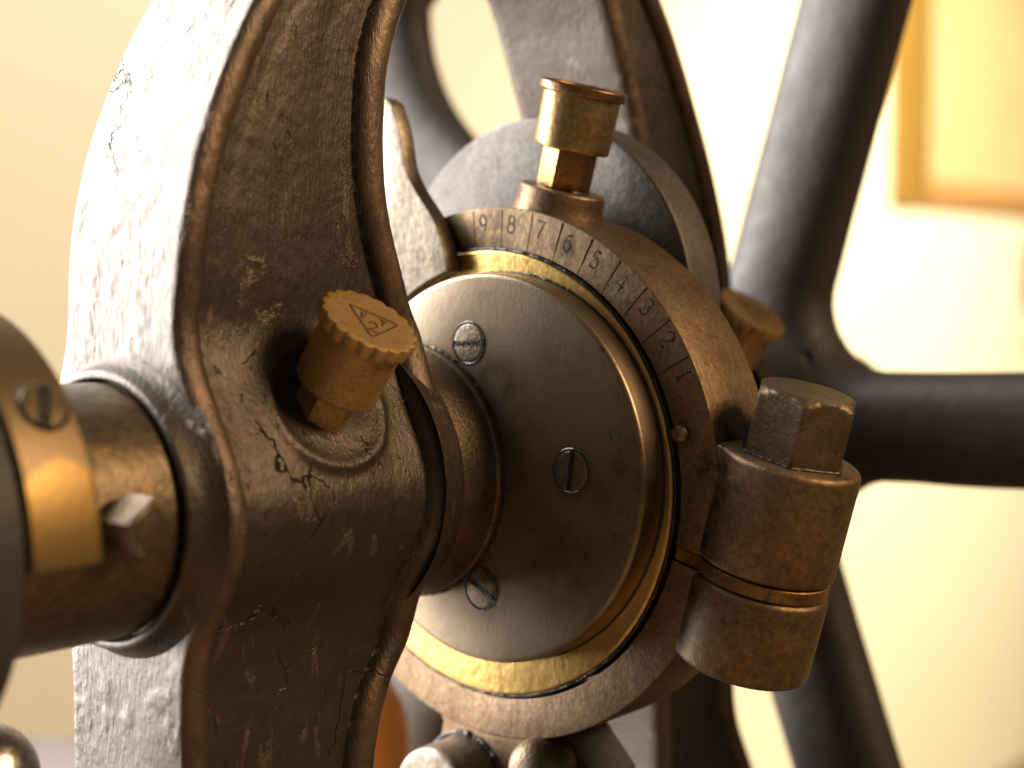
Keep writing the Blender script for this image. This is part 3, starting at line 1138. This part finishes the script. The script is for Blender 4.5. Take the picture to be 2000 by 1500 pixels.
# ------------------------------------------------------------------ second eccentric behind
SE = thing('rear_eccentric', 'grey rough disc with a brown rim standing up behind the strap and oil cup', 'disc', (.043, .0236, .055 - .067))
make('rear_disc', xlathe(arcpts([(.0345, .020), (.0345, .0668), (.0530, .0668), (.0530, .020)], [0, .0013, .001, 0]), .0236, .055, 160), M['grey'], SE, 40)
make('disc_hub', xlathe([(.0335, .026), (.0335, .044), (.070, .044), (.070, .026)], SY, SZ, 96), M['strap'], SE, 40)

# ------------------------------------------------------------------ flywheel
FX = .21
WHEEL = thing('flywheel', 'large dark iron flywheel with five thick spokes standing behind the arch', 'flywheel', (FX, SY, -.365))
make('wheel_hub', xlathe(arcpts([(FX - .027, .030), (FX - .027, .040), (FX - .019, .052), (FX + .019, .052), (FX + .027, .040), (FX + .027, .030)], [0, .003, .004, .004, .003, 0]), SY, SZ, 96), M['wheel'], WHEEL, 50)


def spoke(ang):
    a = math.radians(ang)
    er = np.array([0, -math.cos(a), math.sin(a)])
    et = np.array([0, -math.sin(a), -math.cos(a)])
    ss = np.r_[np.linspace(.0445, .075, 14), np.linspace(.085, .195, 8), np.linspace(.205, .2945, 20)]
    d0 = np.clip(.072 - ss, 0, .0295)
    d1 = np.clip(ss - .205, 0, .0893)
    hw = .0236 + (.030 - np.sqrt(.030 ** 2 - d0 ** 2)) + (.090 - np.sqrt(.090 ** 2 - d1 ** 2))
    tk = np.interp(ss, [.03, .06, .1, .2, .28, .302], [.024, .020, .0175, .0165, .0185, .021])
    V, F = [], []
    n = 28
    for s, w, t in zip(ss, hw, tk):
        for j in range(n):
            b = 2 * math.pi * j / n
            c, d = math.cos(b), math.sin(b)
            c = math.copysign(abs(c) ** .82, c)
            d = math.copysign(abs(d) ** .82, d)
            V.append(np.array([FX, SY, SZ]) + er * s + et * w * c + np.array([1.0, 0, 0]) * t * d)
    for i in range(len(ss) - 1):
        for j in range(n):
            k = (j + 1) % n
            F.append((i * n + j, i * n + k, (i + 1) * n + k, (i + 1) * n + j))
    V = np.array(V)
    V += (vnoise(V, 60, 3) * .0004)[:, None]
    return V, F


for k in range(5):
    make('spoke', spoke(2 + 72 * k), M['wheel'], WHEEL, 60)
make('rim', xlathe(arcpts([(FX - .017, .2935), (FX - .026, .318), (FX - .026, .358), (FX + .026, .358), (FX + .026, .318), (FX + .017, .2935), (FX - .017, .2935)], .004), SY, SZ, 160), M['wheel'], WHEEL, 50)

# ------------------------------------------------------------------ bed of the machine, under the picture
BED = make('machine_bed', box(-.30, .34, -.10, .26, FLOOR, -.3715, .004), M['black'])
tag(BED, 'black iron bed that carries the arch and flywheel', 'machine bed')
for nmx, xa, xb in (('frame_foot', -.20, -.03), ('frame_foot', .08, .165)):
    make(nmx, box(xa, xb, -.012, .094, -.3714, -.298, .003), M['iron'], ARCH, 30)

# lever knob low on the left
KC = np.array([-.1670, .0545, -.0715])
KN = thing('lever_knob', 'bright steel ball knob below the flange of the shaft', 'knob', (KC[0], KC[1], -.3715))
sph = [(-.0150 * math.cos(t), .0150 * math.sin(t)) for t in np.linspace(0, math.pi, 24)]
make('ball', xf(lathe(sph, 48), KC, (0, 0, 1)), M['knob'], KN, 60)
make('collar', xf(lathe(arcpts([(-.024, 0), (-.024, .011), (-.016, .012), (-.013, .008)], .002), 40), KC + np.array([.006, -.008, .0]), (0, 0, 1)), M['knob'], KN, 50)
make('rod', xf(lathe([(-.295, 0), (-.295, .006), (-.012, .006), (-.012, 0)], 24), KC, (0, 0, 1)), M['knob'], KN, 40)

# ------------------------------------------------------------------ things by the wall
RT = np.array([0.634, -0.773, 0])
FW = np.array([0.773, 0.634, 0])
TBZ = -.318
TB = thing('side_table', 'pale grey side table against the wall beyond the arch', 'table', (.28, .62, FLOOR))
fe = np.array([.3566, .782, 0])
c4 = [fe - RT * .42, fe + RT * .40, fe + RT * .40 - FW * .34, fe - RT * .42 - FW * .34]
make('table_top', prism([(p[0], p[1]) for p in c4], TBZ - .025, TBZ, .003), M['table'], TB, 30)
cc = sum(c4) / 4
for p in c4:
    q = cc + (p - cc) * .86
    make('leg', box(q[0] - .016, q[0] + .016, q[1] - .016, q[1] + .016, FLOOR, TBZ - .0255), M['table'], TB, 30)
OC = (.078, .174, -.3715)
CAN = thing('oil_can', 'rounded orange can seen between the front leg of the arch and the strap', 'oil can', OC)
make('can_body', xf(lathe(arcpts([(.0004, 0), (.0004, .034), (.240, .036), (.262, .024), (.270, .010), (.270, 0)], [0, .003, .014, .012, .002, 0], 8), 72), OC, (0, 0, 1)), M['pot'], CAN, 40)
make('can_cap', xf(lathe(arcpts([(.2702, 0), (.2702, .010), (.284, .010), (.284, 0)], .002), 32), OC, (0, 0, 1)), M['cupbrass'], CAN, 40)

PIC = thing('framed_picture', 'gilt framed picture on yellow paper hanging on the wall', 'picture', (2.9, .99, .21))
fx0, fx1, fz0, fz1, fw = 2.352, 3.60, .215, 1.15, .085
ya, yb = .955, .9985
make('frame_stile', box(fx0, fx0 + fw, ya, yb, fz0, fz1, .012), M['gold'], PIC, 30)
make('frame_stile', box(fx1 - fw, fx1, ya, yb, fz0, fz1, .012), M['gold'], PIC, 30)
make('frame_rail', box(fx0 + fw + .001, fx1 - fw - .001, ya + .003, yb, fz0 + .002, fz0 + .055, .012), M['frame'], PIC, 30)
make('frame_rail', box(fx0 + fw + .001, fx1 - fw - .001, ya + .003, yb, fz1 - .055, fz1 - .002, .012), M['frame'], PIC, 30)
make('picture_sheet', box(fx0 + fw - .01, fx1 - fw + .01, .982, .9975, fz0 + .04, fz1 - .04), M['paper'], PIC, 30)
ORN = thing('hanging_ornament', 'small brown tassel hanging below the framed picture', 'ornament', (3.045, .985, -.07))
make('tassel', xf(lathe(arcpts([(-.11, 0), (-.10, .016), (-.03, .034), (.03, .026), (.085, .008), (.09, 0)], .012), 32), (3.045, .955, .11), (0, 0, 1)), M['frame'], ORN, 50)
make('cord', tube([(3.045, .955, .195), (3.045, .958, .214)], .004, 8), M['frame'], ORN, 50)
make('cord', tube([(3.03, .955, .005), (3.025, .955, -.05)], .003, 8), M['frame'], ORN, 50)
make('bead', xf(lathe([(-.016 * math.cos(t), .016 * math.sin(t)) for t in np.linspace(0, math.pi, 12)], 20), (3.02, .955, -.06), (0, 0, 1)), M['frame'], ORN, 50)
